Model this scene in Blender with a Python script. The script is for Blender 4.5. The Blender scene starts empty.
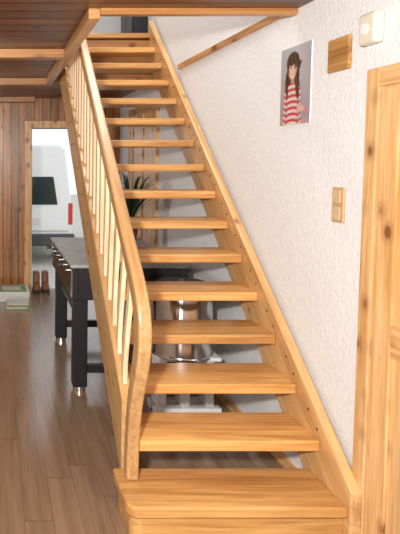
import bpy, bmesh, math, random
from mathutils import Vector, Matrix
random.seed(4)
S=bpy.context.scene
try: S.view_settings.view_transform='Standard'
except Exception: pass
C=S.collection

# ---------------- materials ----------------
def new_mat(name):
    m=bpy.data.materials.new(name); m.use_nodes=True
    nt=m.node_tree; b=nt.nodes['Principled BSDF']
    return m,nt,b
def plain(name,col,rough=.5,metal=0,noise=0.06,scale=30,bump=0,bs=75):
    m,nt,b=new_mat(name)
    N=nt.nodes;L=nt.links
    tc=N.new('ShaderNodeTexCoord'); n=N.new('ShaderNodeTexNoise'); n.inputs['Scale'].default_value=scale
    L.new(tc.outputs['Object'],n.inputs['Vector'])
    r=N.new('ShaderNodeValToRGB')
    r.color_ramp.elements[0].position=.3; r.color_ramp.elements[1].position=.7
    r.color_ramp.elements[0].color=[c*(1-noise) for c in col]+[1]
    r.color_ramp.elements[1].color=[min(1,c*(1+noise)) for c in col]+[1]
    L.new(n.outputs['Fac'],r.inputs['Fac']); L.new(r.outputs['Color'],b.inputs['Base Color'])
    b.inputs['Roughness'].default_value=rough; b.inputs['Metallic'].default_value=metal
    if bump:
        bp=N.new('ShaderNodeBump'); bp.inputs['Strength'].default_value=bump; bp.inputs['Distance'].default_value=.01
        n2=N.new('ShaderNodeTexNoise'); n2.inputs['Scale'].default_value=bs; n2.inputs['Detail'].default_value=5
        L.new(tc.outputs['Object'],n2.inputs['Vector'])
        L.new(n2.outputs['Fac'],bp.inputs['Height']); L.new(bp.outputs['Normal'],b.inputs['Normal'])
    return m
def wood(name,dark,light,axis='X',rot=0,rough=.35,knots=0,board=None,grain=14,coat=0.2,knotcol=(.16,.05,.012),groove=.025,stagger=None,tr=(.84,1.1),kr0=(.12,.19,.34)):
    """grain runs along axis. board=(axis,width) gives separate boards."""
    m,nt,b=new_mat(name); N=nt.nodes;L=nt.links
    tc=N.new('ShaderNodeTexCoord'); oi=N.new('ShaderNodeObjectInfo')
    src=tc.outputs['Object']
    if rot:
        mr=N.new('ShaderNodeMapping'); mr.inputs['Rotation'].default_value=(rot,0,0); L.new(src,mr.inputs['Vector']); src=mr.outputs['Vector']
    base=src
    off=N.new('ShaderNodeVectorMath'); off.operation='ADD'
    L.new(src,off.inputs[0])
    sc=N.new('ShaderNodeMath'); sc.operation='MULTIPLY'; sc.inputs[1].default_value=37; L.new(oi.outputs['Random'],sc.inputs[0])
    tone=oi.outputs['Random']
    line=None
    if board:
        ax,w=board
        sx=N.new('ShaderNodeSeparateXYZ'); L.new(base,sx.inputs[0])
        d=N.new('ShaderNodeMath'); d.operation='DIVIDE'; d.inputs[1].default_value=w; L.new(sx.outputs[ax],d.inputs[0])
        fl=N.new('ShaderNodeMath'); fl.operation='FLOOR'; L.new(d.outputs[0],fl.inputs[0])
        fr=N.new('ShaderNodeMath'); fr.operation='FRACT'; L.new(d.outputs[0],fr.inputs[0])
        wn=N.new('ShaderNodeTexWhiteNoise'); wn.noise_dimensions='2D'
        cmb=N.new('ShaderNodeCombineXYZ'); L.new(fl.outputs[0],cmb.inputs[0])
        lt=N.new('ShaderNodeMath'); lt.operation='LESS_THAN'; lt.inputs[1].default_value=groove; L.new(fr.outputs[0],lt.inputs[0])
        line=lt.outputs[0]
        if stagger:
            wr=N.new('ShaderNodeTexWhiteNoise'); wr.noise_dimensions='1D'; L.new(fl.outputs[0],wr.inputs['W'])
            a=N.new('ShaderNodeMath'); a.operation='MULTIPLY_ADD'; a.inputs[1].default_value=1/stagger
            L.new(sx.outputs[axis],a.inputs[0]); L.new(wr.outputs['Value'],a.inputs[2])
            f2=N.new('ShaderNodeMath'); f2.operation='FLOOR'; L.new(a.outputs[0],f2.inputs[0]); L.new(f2.outputs[0],cmb.inputs[1])
            fr2=N.new('ShaderNodeMath'); fr2.operation='FRACT'; L.new(a.outputs[0],fr2.inputs[0])
            l2=N.new('ShaderNodeMath'); l2.operation='LESS_THAN'; l2.inputs[1].default_value=.003; L.new(fr2.outputs[0],l2.inputs[0])
            mx=N.new('ShaderNodeMath'); mx.operation='MAXIMUM'; L.new(lt.outputs[0],mx.inputs[0]); L.new(l2.outputs[0],mx.inputs[1]); line=mx.outputs[0]
        L.new(cmb.outputs[0],wn.inputs['Vector'])
        tone=wn.outputs['Value']
        L.new(tone,sc.inputs[0])
    L.new(sc.outputs[0],off.inputs[1])
    mp=N.new('ShaderNodeMapping'); s=[grain]*3; s['XYZ'.index(axis)]=grain*.07
    mp.inputs['Scale'].default_value=s; L.new(off.outputs[0],mp.inputs['Vector'])
    n=N.new('ShaderNodeTexNoise'); n.inputs['Scale'].default_value=1; n.inputs['Detail'].default_value=5; n.inputs['Roughness'].default_value=.65; n.inputs['Distortion'].default_value=.6
    L.new(mp.outputs[0],n.inputs['Vector'])
    mp2=N.new('ShaderNodeMapping'); s=[grain*6]*3; s['XYZ'.index(axis)]=grain*.15
    mp2.inputs['Scale'].default_value=s; L.new(off.outputs[0],mp2.inputs['Vector'])
    n2=N.new('ShaderNodeTexNoise'); n2.inputs['Scale'].default_value=1; n2.inputs['Detail'].default_value=3; L.new(mp2.outputs[0],n2.inputs['Vector'])
    add=N.new('ShaderNodeMath'); add.operation='MULTIPLY_ADD'; add.inputs[1].default_value=.5; L.new(n2.outputs['Fac'],add.inputs[0]); L.new(n.outputs['Fac'],add.inputs[2])
    r=N.new('ShaderNodeValToRGB'); r.color_ramp.elements[0].position=.58; r.color_ramp.elements[1].position=.92
    r.color_ramp.elements[0].color=list(dark)+[1]; r.color_ramp.elements[1].color=list(light)+[1]
    L.new(add.outputs[0],r.inputs['Fac'])
    col=r.outputs['Color']
    tm=N.new('ShaderNodeMapRange'); tm.inputs['To Min'].default_value=tr[0]; tm.inputs['To Max'].default_value=tr[1]; L.new(tone,tm.inputs['Value'])
    hv=N.new('ShaderNodeHueSaturation'); L.new(tm.outputs[0],hv.inputs['Value']); L.new(col,hv.inputs['Color']); col=hv.outputs['Color']
    if knots:
        mk=N.new('ShaderNodeMapping'); s=[knots]*3; s['XYZ'.index(axis)]=knots*.7; mk.inputs['Scale'].default_value=s
        L.new(off.outputs[0],mk.inputs['Vector'])
        v=N.new('ShaderNodeTexVoronoi'); v.inputs['Scale'].default_value=1; L.new(mk.outputs[0],v.inputs['Vector'])
        kr=N.new('ShaderNodeValToRGB'); kr.color_ramp.elements[0].position=kr0[0]; kr.color_ramp.elements[1].position=kr0[2]
        kr.color_ramp.elements[0].color=(.9,.9,.9,1); kr.color_ramp.elements[1].color=(0,0,0,1)
        e=kr.color_ramp.elements.new(kr0[1]); e.color=(.33,.33,.33,1)
        L.new(v.outputs['Distance'],kr.inputs['Fac'])
        mx=N.new('ShaderNodeMixRGB'); L.new(kr.outputs['Color'],mx.inputs['Fac']); L.new(col,mx.inputs[1]); mx.inputs[2].default_value=list(knotcol)+[1]; col=mx.outputs[0]
    if line is not None:
        mx=N.new('ShaderNodeMixRGB'); L.new(line,mx.inputs['Fac']); L.new(col,mx.inputs[1]); mx.inputs[2].default_value=[c*(.5 if stagger else .2) for c in dark]+[1]; col=mx.outputs[0]
    L.new(col,b.inputs['Base Color'])
    b.inputs['Roughness'].default_value=rough
    b.inputs['Coat Weight'].default_value=coat; b.inputs['Coat Roughness'].default_value=.2
    return m

SL=math.atan(.175/.2)
M_tread=wood('beech_tread',(.47,.205,.052),(.76,.425,.15),'X',grain=20)
M_string=wood('beech_stringer',(.48,.25,.09),(.74,.46,.20),'Y',rot=-SL,knots=6,kr0=(.06,.10,.2),knotcol=(.34,.15,.05))
M_vert=wood('beech_vertical',(.74,.50,.28),(.94,.75,.51),'Z')
M_rail=wood('beech_rail',(.48,.25,.09),(.74,.45,.20),'Y',rot=-SL)
M_plug=plain('plug',(.20,.08,.03),.5)
M_pineV=wood('pine_panel_vertical',(.29,.10,.023),(.56,.25,.072),'Z',knots=9,board=('X',.095),groove=.13,rough=.35,coat=.15,tr=(.7,1.15))
M_pineD=wood('pine_door',(.57,.29,.095),(.83,.55,.27),'Z',knots=8,knotcol=(.20,.055,.013),grain=18)
M_pineH=wood('pine_rail_h',(.57,.29,.095),(.83,.54,.26),'Y',knots=8,knotcol=(.20,.055,.013),grain=18)
M_pineX=wood('pine_x',(.36,.14,.035),(.62,.29,.09),'X',knots=8)
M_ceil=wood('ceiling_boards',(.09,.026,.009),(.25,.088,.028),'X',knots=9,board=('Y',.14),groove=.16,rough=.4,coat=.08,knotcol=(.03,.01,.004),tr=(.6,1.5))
M_beam=wood('ceiling_beam',(.30,.12,.035),(.54,.26,.09),'X',knots=8)
M_edge=wood('ceiling_edge',(.40,.185,.06),(.68,.37,.15),'Y',knots=6)
M_floor=wood('laminate_floor',(.215,.128,.075),(.315,.20,.125),'Y',board=('X',.13),stagger=1.25,rough=.18,coat=0.6,groove=.015,tr=(.93,1.05))
M_wall=plain('plaster_white',(.79,.80,.815),.9,noise=.04,scale=40,bump=.42,bs=60)
M_cream=plain('plaster_cream',(.66,.65,.63),.9,noise=.03,bump=.3)
M_white=plain('white_paint',(.85,.85,.85),.35)
M_cream2=plain('cream_plastic',(.72,.67,.55),.35)
M_beige=plain('beige_switch',(.55,.37,.19),.4)
M_rocker=plain('rocker',(.64,.46,.27),.35)
M_plaq=wood('plaque_wood',(.30,.13,.03),(.58,.31,.10),'Y',grain=12)
M_black=plain('black_lacquer',(.014,.014,.017),.35)
M_grey=plain('grey_top',(.42,.43,.42),.45,noise=.15,scale=9)
M_steel=plain('brushed_steel',(.70,.69,.67),.25,metal=1)
M_pot=plain('polished_pot',(.70,.70,.70),.14,metal=1)
M_glass=plain('dark_glass',(.03,.045,.045),.08)
M_red=plain('tail_red',(.6,.03,.02),.3)
M_tyre=plain('tyre',(.02,.02,.02),.8)
M_green=plain('leaf_green',(.028,.070,.022),.45,noise=.5)
M_soil=plain('pot_brown',(.25,.10,.05),.7)
M_gravel=plain('outside_ground',(.55,.54,.50),.95,noise=.2,scale=15)
M_leather=plain('boot_leather',(.22,.09,.03),.5)
M_sole=plain('boot_sole',(.05,.03,.02),.8)
M_boxg=plain('box_green',(.16,.42,.15),.5)
M_boxw=plain('box_grey',(.72,.72,.70),.5)
M_vanw=plain('van_paint',(.85,.87,.88),.25)
M_plas=plain('dark_plastic',(.06,.06,.065),.6)

# ---------------- geometry helpers ----------------
def finish(bm,name,mat,parent=None,bevel=0,segs=2,smooth=False):
    bmesh.ops.recalc_face_normals(bm,faces=bm.faces)
    me=bpy.data.meshes.new(name); bm.to_mesh(me); bm.free()
    o=bpy.data.objects.new(name,me); C.objects.link(o)
    for mm in (mat if isinstance(mat,(list,tuple)) else [mat]): me.materials.append(mm)
    if smooth:
        for p in me.polygons: p.use_smooth=True
    if bevel:
        md=o.modifiers.new('bevel','BEVEL'); md.width=bevel; md.segments=segs; md.limit_method='ANGLE'; md.angle_limit=math.radians(35)
    if parent: o.parent=parent
    return o
def addbox(bm,x0,x1,y0,y1,z0,z1,mi=0):
    vs=[bm.verts.new(p) for p in [(x0,y0,z0),(x1,y0,z0),(x1,y1,z0),(x0,y1,z0),(x0,y0,z1),(x1,y0,z1),(x1,y1,z1),(x0,y1,z1)]]
    for f in [(0,1,2,3),(4,5,6,7),(0,1,5,4),(1,2,6,5),(2,3,7,6),(3,0,4,7)]:
        fc=bm.faces.new([vs[i] for i in f]); fc.material_index=mi
def box(name,x0,x1,y0,y1,z0,z1,mat,parent=None,bevel=0,segs=2):
    bm=bmesh.new(); addbox(bm,x0,x1,y0,y1,z0,z1); return finish(bm,name,mat,parent,bevel,segs)
def boxes(name,lst,mat,parent=None,bevel=0):
    bm=bmesh.new()
    for b in lst: addbox(bm,*b)
    return finish(bm,name,mat,parent,bevel)
def addprism(bm,pts,axis,a0,a1,mi=0):
    def P(p,a):
        return (a,p[0],p[1]) if axis=='X' else ((p[0],a,p[1]) if axis=='Y' else (p[0],p[1],a))
    A=[bm.verts.new(P(p,a0)) for p in pts]; B=[bm.verts.new(P(p,a1)) for p in pts]
    f=bm.faces.new(A); f.material_index=mi; f=bm.faces.new(B[::-1]); f.material_index=mi
    n=len(pts)
    for i in range(n):
        f=bm.faces.new([A[i],A[(i+1)%n],B[(i+1)%n],B[i]]); f.material_index=mi
def prism(name,pts,axis,a0,a1,mat,parent=None,bevel=0,segs=2):
    bm=bmesh.new(); addprism(bm,pts,axis,a0,a1); return finish(bm,name,mat,parent,bevel,segs)
def sweep(bm,path,x,wx,t):
    """rectangular section swept along a (y,z[,thickness]) path; width wx in X"""
    rings=[]
    for i,q in enumerate(path):
        y,z=q[0],q[1]; tt=q[2] if len(q)>2 else t
        a=path[max(i-1,0)]; b=path[min(i+1,len(path)-1)]
        d=Vector((b[0]-a[0],b[1]-a[1])).normalized(); n=Vector((-d.y,d.x))*tt/2
        ring=[bm.verts.new((x+sx*wx/2,y+s*n.x,z+s*n.y)) for sx,s in ((-1,-1),(1,-1),(1,1),(-1,1))]
        rings.append(ring)
    bm.faces.new(rings[0]); bm.faces.new(rings[-1][::-1])
    for A,B in zip(rings,rings[1:]):
        for i in range(4): bm.faces.new([A[i],A[(i+1)%4],B[(i+1)%4],B[i]])
def spline(pts,n=6):
    out=[]
    P=[pts[0]]+pts+[pts[-1]]
    for i in range(1,len(P)-2):
        p0,p1,p2,p3=[Vector(q) for q in P[i-1:i+3]]
        for k in range(n):
            t=k/n
            out.append(tuple(.5*((2*p1)+(-p0+p2)*t+(2*p0-5*p1+4*p2-p3)*t*t+(-p0+3*p1-3*p2+p3)*t**3)))
    out.append(tuple(pts[-1])); return out
def addcyl(bm,c,r,h,axis='Z',seg=24,r2=None):
    m=Matrix.Translation(c)
    if axis=='X': m=m@Matrix.Rotation(math.pi/2,4,'Y')
    if axis=='Y': m=m@Matrix.Rotation(math.pi/2,4,'X')
    bmesh.ops.create_cone(bm,cap_ends=True,segments=seg,radius1=r,radius2=r if r2 is None else r2,depth=h,matrix=m)
def empty(name,loc=(0,0,0)):
    e=bpy.data.objects.new(name,None); C.objects.link(e); e.empty_display_size=.1; return e

# ---------------- dims ----------------
H=1.591; D=2.142; g=.2; r=.175
XL,XR=.64,1.45; WX=1.52; YB=6.6; ZC=2.36; ZF=2.8
def nz(y): return r+(y-D)*r/g

# ---------------- room ----------------
box('floor',-2.2,WX,-1.2,YB+.15,-.1,0,M_floor)
box('wall_right',WX,WX+.15,-1.2,YB+.15,-.1,4.8,M_wall)
DX0,DX1,DZ=.45,1.36,2.0
boxes('wall_back',[(-2.2,DX0,YB,YB+.15,-.0,ZC),(DX1,WX,YB,YB+.15,0,ZC),(DX0,DX1,YB,YB+.15,DZ,ZC)],M_pineV)
box('wall_back_upper',-2.2,WX,YB,YB+.15,ZC+.14,4.8,M_cream)
box('wall_left',-2.35,-2.2,-1.2,YB+.15,-.1,4.8,M_cream)
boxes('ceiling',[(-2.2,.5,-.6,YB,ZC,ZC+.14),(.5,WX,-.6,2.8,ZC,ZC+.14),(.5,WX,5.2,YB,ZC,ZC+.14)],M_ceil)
boxes('floor_upper',[(-2.2,.5,2.7,YB,ZC+.14,ZF),(.5,WX,5.2,YB,ZC+.14,ZF)],M_floor)
boxes('trim_1',[(-2.2,.47,y,y+.09,ZC-.06,ZC) for y in (3.72,5.0,6.42)],M_beam,bevel=.004)
box('trim_2',.47,.53,2.76,5.2,ZC-.05,ZC+.46,M_edge,bevel=.005)
box('trim_3',1.497,WX,2.8,4.5,ZC-.01,ZC+.03,M_edge,bevel=.004)
box('trim_4',.53,WX,2.755,2.8,ZC-.03,ZC+.14,M_beam,bevel=.005)
box('trim_5',.53,WX,5.16,5.2,ZC-.02,ZF-.06,M_beam,bevel=.005)
boxes('baseboard_right',[(WX-.015,WX,2.45,YB,0,.06)],M_pineH,bevel=.003)
boxes('baseboard_back',[(-2.2,DX0-.09,YB-.015,YB,0,.07)],M_pineX,bevel=.003)
boxes('door_frame_entrance',[(DX0-.09,DX0,YB-.03,YB+.16,0,DZ+.09),(DX1,DX1+.09,YB-.03,YB+.16,0,DZ+.09),(DX0,DX1,YB-.03,YB+.16,DZ,DZ+.09)],M_pineD,bevel=.006)
d=empty('door_1')
boxes('casing',[(1.495,WX,2.13,2.2,0,1.96),(1.495,WX,1.15,1.22,0,1.96)],M_pineD,d,.005)
box('casing_head',1.495,WX,1.22,2.13,1.885,1.96,M_pineH,d,.004)
box('leaf',1.512,WX,1.22,2.13,0.01,1.885,M_pineD,d)
boxes('stiles',[(1.5,1.512,2.02,2.12,.01,1.875),(1.5,1.512,1.23,1.33,.01,1.875)],M_pineD,d,.003)
boxes('rails',[(1.5,1.512,1.33,2.02,z,z+.12) for z in (.01,.85,1.755)],M_pineH,d,.003)
boxes('panels',[(1.504,1.512,1.37,1.98,.17,.81),(1.504,1.512,1.37,1.98,1.01,1.72)],M_pineD,d,.004)
bm=bmesh.new(); addcyl(bm,(1.485,1.30,1.02),.011,.05,'X'); addbox(bm,1.455,1.468,1.29,1.42,1.01,1.03); finish(bm,'handle',M_steel,d,.003)
d=empty('door_2')
boxes('casing',[(1.49,WX,5.02,5.10,0.0,2.16),(1.49,WX,6.0,6.08,0,2.16),(1.49,WX,5.10,6.0,2.08,2.16)],M_pineD,d,.005)
box('leaf',1.505,WX,5.10,6.0,0.01,2.08,M_pineD,d)
boxes('mullions',[(1.495,1.505,5.1,5.2,.01,2.08),(1.495,1.505,5.5,5.6,.01,2.08),(1.495,1.505,5.9,6.0,.01,2.08)],M_pineD,d,.003)

# ---------------- staircase ----------------
st=empty('staircase')
T=.049; TD=.285
def rc(x0,x1,y0,y1,rad):
    pts=[(x1,y0),(x1,y1),(x0,y1)]
    for i in range(9):
        a=math.pi+ (math.pi/2)*i/8
        pts.append((x0+rad+rad*math.cos(a),y0+rad+rad*math.sin(a)))
    return pts
prism('bottom_tread',rc(.545,XR,D,D+TD+.01,.05),'Z',r-T,r,M_tread,st,.01,3)
prism('bottom_riser_box',rc(.57,XR,D+.03,D+TD-.01,.05),'Z',0,r-T,M_tread,st,.004)
for k in range(2,16):
    y=D+(k-1)*g
    box('tread_%d'%k,XL,XR,y,y+TD,k*r-T,k*r,M_tread,st,.009,3)
box('landing_nosing',.53,WX,D+15*g,D+15*g+.2,ZF-T,ZF,M_tread,st,.01,3)
def strpoly(y0,y1,up,dn):
    yf=D+(dn-r)*g/r
    pts=[(y0,0.0 if nz(y0)-dn<0 else nz(y0)-dn),(y0,nz(y0)+up),(y1,nz(y1)+up),(y1,nz(y1)-dn)]
    if nz(y0)-dn<0: pts.append((yf,0.0))
    return pts
prism('stringer_wall_side',strpoly(2.13,5.2,.077,.31),'X',XR,WX-.022,M_string,st,.006)
prism('stringer_open_side',strpoly(2.435,5.2,.06,.31),'X',.585,XL,M_string,st,.006)
box('wall_batten',WX-.022,WX,2.14,2.2,0,.25,M_string,st)
bm=bmesh.new()
for k in range(2,16):
    y=D+(k-1)*g
    for dy in (.07,.20):
        if k>2 or dy>.1: addcyl(bm,(.584,y+dy,k*r-T/2),.009,.004,'X',12)
    addcyl(bm,(XR-.001,y+.03,k*r+.04),.006,.004,'X',12)
    addcyl(bm,(XR-.001,y+.10,k*r+.10),.006,.004,'X',12)
finish(bm,'screw_plugs',M_plug,st)
HR=.752
xh=.612
path=[(5.15,nz(5.15)+HR,.07),(4.0,nz(4.0)+HR,.07),(3.0,nz(3.0)+HR,.07),(2.6,nz(2.6)+HR,.07),(2.42,nz(2.42)+HR,.075),(2.305,1.068,.082),(2.235,.985,.088),(2.205,.89,.09),(2.215,.79,.085),(2.26,.67,.078),(2.31,.55,.07),(2.34,.42,.062),(2.355,.30,.06),(2.357,r,.06)]
bm=bmesh.new(); sweep(bm,spline(path,7),xh,.056,.068); finish(bm,'handrail_and_newel',M_rail,st,.012,3)
bm=bmesh.new()
y=2.505
i=0
while y<5.15:
    zb=nz(y)+.055; zt=nz(y)+HR-.03
    if i<5:
        a=.095*(1-i*.18)
        hh=zt-zb
        p=spline([(y,zb),(y-.0*a,zb+hh*.15),(y-a*.45,zb+hh*.42),(y-a,zb+hh*.68),(y-a*.8,zb+hh*.85),(y-a*.2,zt-.02)],6)
    else: p=[(y,zb),(y,zt)]
    sweep(bm,p,xh,.022,.046)
    y+=.118; i+=1
finish(bm,'balusters',M_vert,st,.004)

# ---------------- things on the wall ----------------
py0,py1,pz0,pz1=2.622,2.893,1.782,2.175
nu,nv=120,170
def ell(u,v,cu,cv,ru,rv): return ((u-cu)/ru)**2+((v-cv)/rv)**2
def sm(x): return max(0.,min(1.,x))
def mixc(a,b,t): return [p*(1-t)+q*t for p,q in zip(a,b)]
def pic(u,v):
    c=[.36+.16*v+.04*math.sin(7*u+3*v)-.1*abs(u-.5),.37+.16*v-.1*abs(u-.5),.41+.17*v-.1*abs(u-.5)]
    if v<.10+.03*math.sin(5*u): c=[.50,.36,.36]
    uh=u-.03*math.sin(9*v)
    hairc=mixc([.02,.01,.008],[.12,.055,.03],.5+.5*math.sin(50*u+14*v+3*math.sin(9*v)))
    if ell(u,v,.42,.80,.22,.135)<1 or (.44<v<.80 and -.21+.03*math.sin(20*v)<uh-.42<.25+.03*math.sin(17*v)): c=hairc
    def stripes(ph,bend):
        s=math.sin((v+bend)*80+ph)
        return mixc([.62,.025,.05],[.82,.74,.72],sm(.5+2.5*s))
    # torso widening to sleeves, one continuous jumper
    sh=.57-abs(u-.42)*.42
    hw=.33-.05*math.sin(5*v)
    if v<sh and abs(u-.42)<hw:
        du=u-.42
        c=stripes(0,.5*du*du) if abs(du)<.19 else stripes(1.3,-.35*abs(du))
        c=mixc(c,[.18,.015,.035],.65*sm(1-abs(abs(du)-.19)/.03))
        c=mixc(c,[.25,.02,.04],.35*sm((abs(du)-.24)/.09))
    if ell(uh,v,.245,.55,.055,.20)<1 or ell(uh,v,.60,.53,.065,.22)<1: c=hairc
    if abs(u-.42)<.06 and .53<v<.62: c=[.55,.30,.22]
    uu=u-.42-(v-.72)*.12
    if (uu/.138)**2+((v-.705)/(.118))**2<1:
        k=sm(1-((uu+.03)/.17)**2)
        c=mixc([.45,.22,.15],[.86,.60,.48],k)
        if v>.765-.5*(uu+.02)**2*4+.01*math.sin(50*uu): c=hairc
        for eu in (-.058,.058):
            if ((uu-eu)/.030)**2+((v-.727)/.011)**2<1: c=[.03,.015,.015]
            if ((uu-eu)/.04)**2+((v-.750)/.006)**2<1: c=[.13,.06,.05]
            if ((uu-eu*1.25)/.035)**2+((v-.675)/.025)**2<1: c=mixc(c,[.80,.38,.32],.5)
        if (uu/.02)**2+((v-.688)/.008)**2<1: c=[.50,.26,.20]
        if (uu/.062)**2+((v-.650-.25*uu*uu*4)/.012)**2<1: c=[.55,.10,.11]
        if (uu/.042)**2+((v-.652-.25*uu*uu*4)/.006)**2<1: c=[.95,.9,.88]
    if ell(u,v,.72,.19,.11,.04)<1 or ell(u,v,.64,.21,.05,.05)<1: c=[.78,.50,.40]
    if ell(u,v,.88,.16,.06,.05)<1: c=[.70,.25,.30]
    return c
G=[[pic((i+.5)/nu,(j+.5)/nv) for i in range(nu)] for j in range(nv)]
for _ in range(2):
    G=[[[sum(G[jj][ii][k] for jj in (max(j-1,0),j,min(j+1,nv-1)) for ii in (max(i-1,0),i,min(i+1,nu-1)))/9 for k in range(3)] for i in range(nu)] for j in range(nv)]
bm=bmesh.new(); lay=bm.loops.layers.float_color.new('Col')
vv=[[bm.verts.new((WX-.006,py1+(py0-py1)*i/nu,pz0+(pz1-pz0)*j/nv)) for i in range(nu+1)] for j in range(nv+1)]
for j in range(nv):
    for i in range(nu):
        f=bm.faces.new([vv[j][i],vv[j][i+1],vv[j+1][i+1],vv[j+1][i]])
        c=G[j][i]
        for l in f.loops: l[lay]=(c[0]*.85,c[1]*.85,c[2]*.85,1)
m,nt,b=new_mat('photo_print'); a=nt.nodes.new('ShaderNodeVertexColor'); a.layer_name='Col'
nt.links.new(a.outputs['Color'],b.inputs['Base Color']); b.inputs['Roughness'].default_value=.35
pe=empty('portrait_photo_of_girl')
finish(bm,'print',m,pe)
box('backing',WX-.005,WX,py0,py1,pz0,pz1,M_white,pe)
pl=empty('wooden_plaque')
box('block',WX-.018,WX,2.33,2.475,1.99,2.135,M_plaq,pl,.004)
sw=empty('light_switch')
box('plate',WX-.012,WX,2.338,2.418,1.325,1.48,M_beige,sw,.005)
boxes('rockers',[(WX-.018,WX-.012,2.352,2.404,1.335,1.395),(WX-.018,WX-.012,2.352,2.404,1.41,1.47)],M_rocker,sw,.003)
ch=empty('door_chime')
box('housing',WX-.045,WX,2.135,2.235,2.06,2.185,M_cream2,ch,.015,4)
bm=bmesh.new(); addcyl(bm,(WX-.047,2.19,2.12),.02,.006,'X'); finish(bm,'grille',M_white,ch)

# ---------------- foosball table ----------------
gt=empty('foosball_table')
tx0,tx1,ty0,ty1=.52,1.30,3.60,4.90
boxes('body',[(tx0,tx0+.04,ty0,ty1,.66,.88),(tx1-.04,tx1,ty0,ty1,.66,.88),(tx0+.04,tx1-.04,ty0,ty0+.04,.66,.88),(tx0+.04,tx1-.04,ty1-.04,ty1,.66,.88),(tx0+.04,tx1-.04,ty0+.04,ty1-.04,.66,.70)],M_black,gt,.004)
box('playing_field',tx0+.04,tx1-.04,ty0+.04,ty1-.04,.70,.78,M_grey,gt)
box('top_cover',tx0-.012,tx1+.012,ty0-.012,ty1+.012,.88,.905,M_grey,gt,.006)
bm=bmesh.new(); bh=bmesh.new(); bp_=bmesh.new()
for j in range(6):
    y=ty0+.16+j*.2
    addcyl(bm,((tx0+tx1)/2,y,.835),.008,tx1-tx0+.05,'X',12)
    addcyl(bh,((tx0-.04) if j%2 else (tx1+.04),y,.835),.013,.045,'X',16)
    for q in range(3):
        xx=tx0+.2+q*.19
        addbox(bp_,xx-.012,xx+.012,y-.012,y+.012,.79,.862)
finish(bm,'rods',M_steel,gt); finish(bh,'handles',M_plas,gt,.004); finish(bp_,'players',M_plas,gt,.004)
lg=[];ft=bmesh.new()
for x in (tx0+.02,tx1-.12):
    for y in (3.67,4.72):
        lg.append((x,x+.1,y,y+.1,.03,.66)); addcyl(ft,(x+.05,y+.05,.015),.045,.03)
boxes('legs',lg,M_black,gt,.008)
finish(ft,'feet',M_steel,gt)
boxes('crossbars',[(tx0+.12,tx1-.12,3.70,3.74,.12,.18),(tx0+.12,tx1-.12,4.75,4.79,.12,.18),(tx0+.05,tx0+.09,3.77,4.72,.50,.56)],M_black,gt,.004)
boxes('corner_plates',[(tx0-.004,tx0,ty0+.0,ty0+.05,.68,.86),(tx0-.004,tx0,ty1-.05,ty1,.68,.86)],M_steel,gt)

# steel pot on white stand
sd=empty('stand_with_steel_pot')
boxes('frame',[(1.0,1.42,3.30,3.36,0.0,.05),(1.0,1.42,3.42,3.48,0,.05),(1.02,1.08,3.33,3.46,.05,.36),(1.17,1.23,3.33,3.46,.05,.36),(1.33,1.38,3.33,3.46,.05,.36),(1.0,1.40,3.27,3.54,.36,.385)],M_white,sd,.006)
bm=bmesh.new(); addcyl(bm,(1.18,3.38,.60),.185,.43,'Z',64); addcyl(bm,(1.18,3.38,.80),.19,.02,'Z',64); addcyl(bm,(1.18,3.38,.395),.19,.02,'Z',64)
finish(bm,'pot',M_pot,sd,.004)
bm=bmesh.new(); addcyl(bm,(1.18,3.38,.825),.16,.02,'Z',40); addcyl(bm,(1.18,3.38,.845),.02,.03,'Z',16); finish(bm,'lid',M_plas,sd,.004)

pt=empty('potted_plant')
bm=bmesh.new(); addcyl(bm,(1.2,4.78,.981),.055,.15,'Z',24,.08); finish(bm,'pot',M_soil,pt,.004)
bm=bmesh.new()
for i in range(44):
    a=random.uniform(0,2*math.pi); L_=random.uniform(.2,.42); up=random.uniform(.25,.55); w=random.uniform(.009,.018)
    base=Vector((1.2,4.78,1.045)); dr=Vector((math.cos(a),math.sin(a),0)); sd_=Vector((-dr.y,dr.x,0))
    prev=None
    for s in range(8):
        t=s/7
        p=base+dr*(L_*.8*t)+Vector((0,0,up*(1.7*t-1.15*t*t*(.6+.7*L_))))
        if p.x>1.47: p.x=1.47
        ww=w*math.sin(math.pi*(.12+.86*t))
        A=bm.verts.new(p+sd_*ww); B=bm.verts.new(p-sd_*ww)
        if prev: bm.faces.new([prev[0],A,B,prev[1]])
        prev=(A,B)
finish(bm,'leaves',M_green,pt,smooth=True)

def boot(name,x,y):
    e=empty(name)
    pr=[(y-.13,.03),(y-.135,.065),(y-.09,.095),(y-.03,.12),(y-.01,.24),(y+.09,.245),(y+.095,.10),(y+.10,.03)]
    prism('upper',pr,'X',x-.042,x+.042,M_leather,e,.018,4)
    prism('sole',[(y-.14,.0),(y-.14,.03),(y+.105,.03),(y+.105,0)],'X',x-.046,x+.046,M_sole,e,.006)
boot('boot',.51,6.6); boot('boot',.62,6.62)
bx=empty('storage_box')
box('base',-.15,.39,6.08,6.45,0,.08,M_boxw,bx,.005)
box('lid',-.158,.398,6.072,6.458,.06,.115,M_boxw,bx,.005)
box('label',-.12,.36,6.10,6.43,.115,.117,M_boxg,bx)
box('picture',.08,.30,6.17,6.36,.117,.119,M_boxw,bx)
nb=empty('magazine_stack')
for q in range(4):
    box('magazine_%d'%(q+1),.12+.01*(q%2),.36+.01*(q%2),5.80+.008*q,6.02+.008*q,.012*q,.012*q+.011,[M_boxw,M_boxg,M_beige,M_boxw][q],nb,.001)

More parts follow.
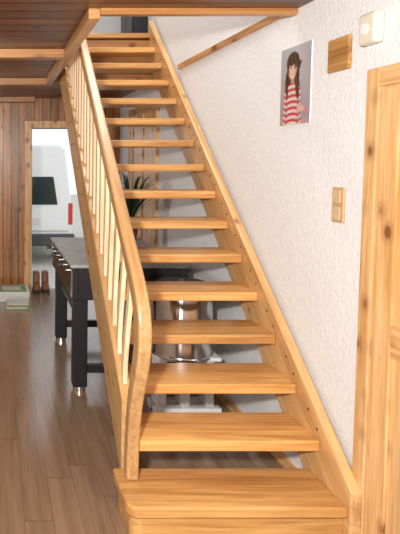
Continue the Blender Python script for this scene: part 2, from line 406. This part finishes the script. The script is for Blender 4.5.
uc=empty('dark_cabinet')
box('carcass',1.37,WX-.002,5.45,5.95,ZF+.05,4.4,M_black,uc,.006)
boxes('feet',[(1.38,1.42,5.46,5.50,ZF,ZF+.05),(1.47,1.51,5.46,5.50,ZF,ZF+.05),(1.38,1.42,5.9,5.94,ZF,ZF+.05),(1.47,1.51,5.9,5.94,ZF,ZF+.05)],M_black,uc)
boxes('doors',[(1.36,1.37,5.46,5.695,ZF+.07,4.38),(1.36,1.37,5.705,5.94,ZF+.07,4.38)],M_black,uc,.003)

# ---------------- outside ----------------
GZ=-.32
box('ground_outside',-14,16,YB+.15,32,GZ-.1,GZ,M_gravel)
vn=empty('van')
vx=.10
vp=[(vx-.42,GZ+.35),(vx-.45,GZ+.9),(vx-.42,GZ+1.15),(vx-.30,GZ+2.15),(vx-.2,GZ+2.23),(vx+1.1,GZ+2.23),(vx+1.2,GZ+2.15),(vx+1.32,GZ+1.15),(vx+1.35,GZ+.9),(vx+1.32,GZ+.35)]
prism('body',vp,'Y',10.0,14.6,M_vanw,vn,.05,3)
prism('rear_window',[(vx-.22,GZ+1.12),(vx-.12,GZ+1.64),(vx+.98,GZ+1.64),(vx+1.06,GZ+1.12)],'Y',9.985,10.01,M_glass,vn,.02,3)
prism('side_window',[(10.5,GZ+1.2),(10.6,GZ+1.68),(13.3,GZ+1.68),(13.9,GZ+1.2)],'X',vx+1.2,vx+1.30,M_glass,vn,.02)
box('bumper',vx-.47,vx+1.37,9.9,10.1,GZ+.36,GZ+.58,M_plas,vn,.03,3)
boxes('tail_lights',[(vx-.44,vx-.36,9.985,10.02,GZ+.75,GZ+1.15),(vx+1.26,vx+1.34,9.985,10.02,GZ+.75,GZ+1.15)],M_red,vn,.01)
box('number_plate',vx+.2,vx+.72,9.98,10.0,GZ+.75,GZ+.87,M_boxw,vn,.004)
boxes('door_seams',[(vx+.447,vx+.453,9.99,10.002,GZ+.6,GZ+1.1),(vx-.36,vx+1.26,9.99,10.002,GZ+.63,GZ+.636)],M_plas,vn)
bm=bmesh.new()
for x in (vx-.33,vx+1.23):
    for y in (10.8,13.7): addcyl(bm,(x,y,GZ+.32),.32,.2,'X',32)
finish(bm,'wheels',M_tyre,vn,.02)

# ---------------- lights ----------------
w=bpy.data.worlds.new('World'); S.world=w; w.use_nodes=True
bg=w.node_tree.nodes['Background']; bg.inputs[0].default_value=(.95,.975,1,1); bg.inputs[1].default_value=1.15
def area(name,loc,target,size,e,col=(1,.96,.90)):
    l=bpy.data.lights.new(name,'AREA'); l.shape='DISK'; l.size=size; l.energy=e; l.color=col
    o=bpy.data.objects.new(name,l); C.objects.link(o); o.location=loc
    o.rotation_euler=(Vector(target)-Vector(loc)).to_track_quat('-Z','Y').to_euler()
area('flash_light',(-.35,-.1,1.9),(.9,3.6,1.35),.15,128)  # camera flash as a small unseen disk, added near the viewpoint
area('hall_area_light',(-1.2,4.6,2.2),(.3,4.9,.6),.5,14)  # unseen area light over the hall, no fixture modelled
area('upstairs_area_light',(.9,3.9,4.6),(1.1,4.2,1.5),.9,38)  # unseen area light high above the stairwell, without a fitting

# ---------------- camera ----------------
cam=bpy.data.cameras.new('camera'); co=bpy.data.objects.new('camera',cam); C.objects.link(co); S.camera=co
cam.sensor_fit='VERTICAL'; cam.sensor_height=36; cam.sensor_width=36
cam.lens=541/534*36
cam.shift_x=205/534; cam.shift_y=-74.7/534
co.location=(0,0,H); co.rotation_euler=(math.radians(90-3.2),0,0)
cam.clip_start=.01
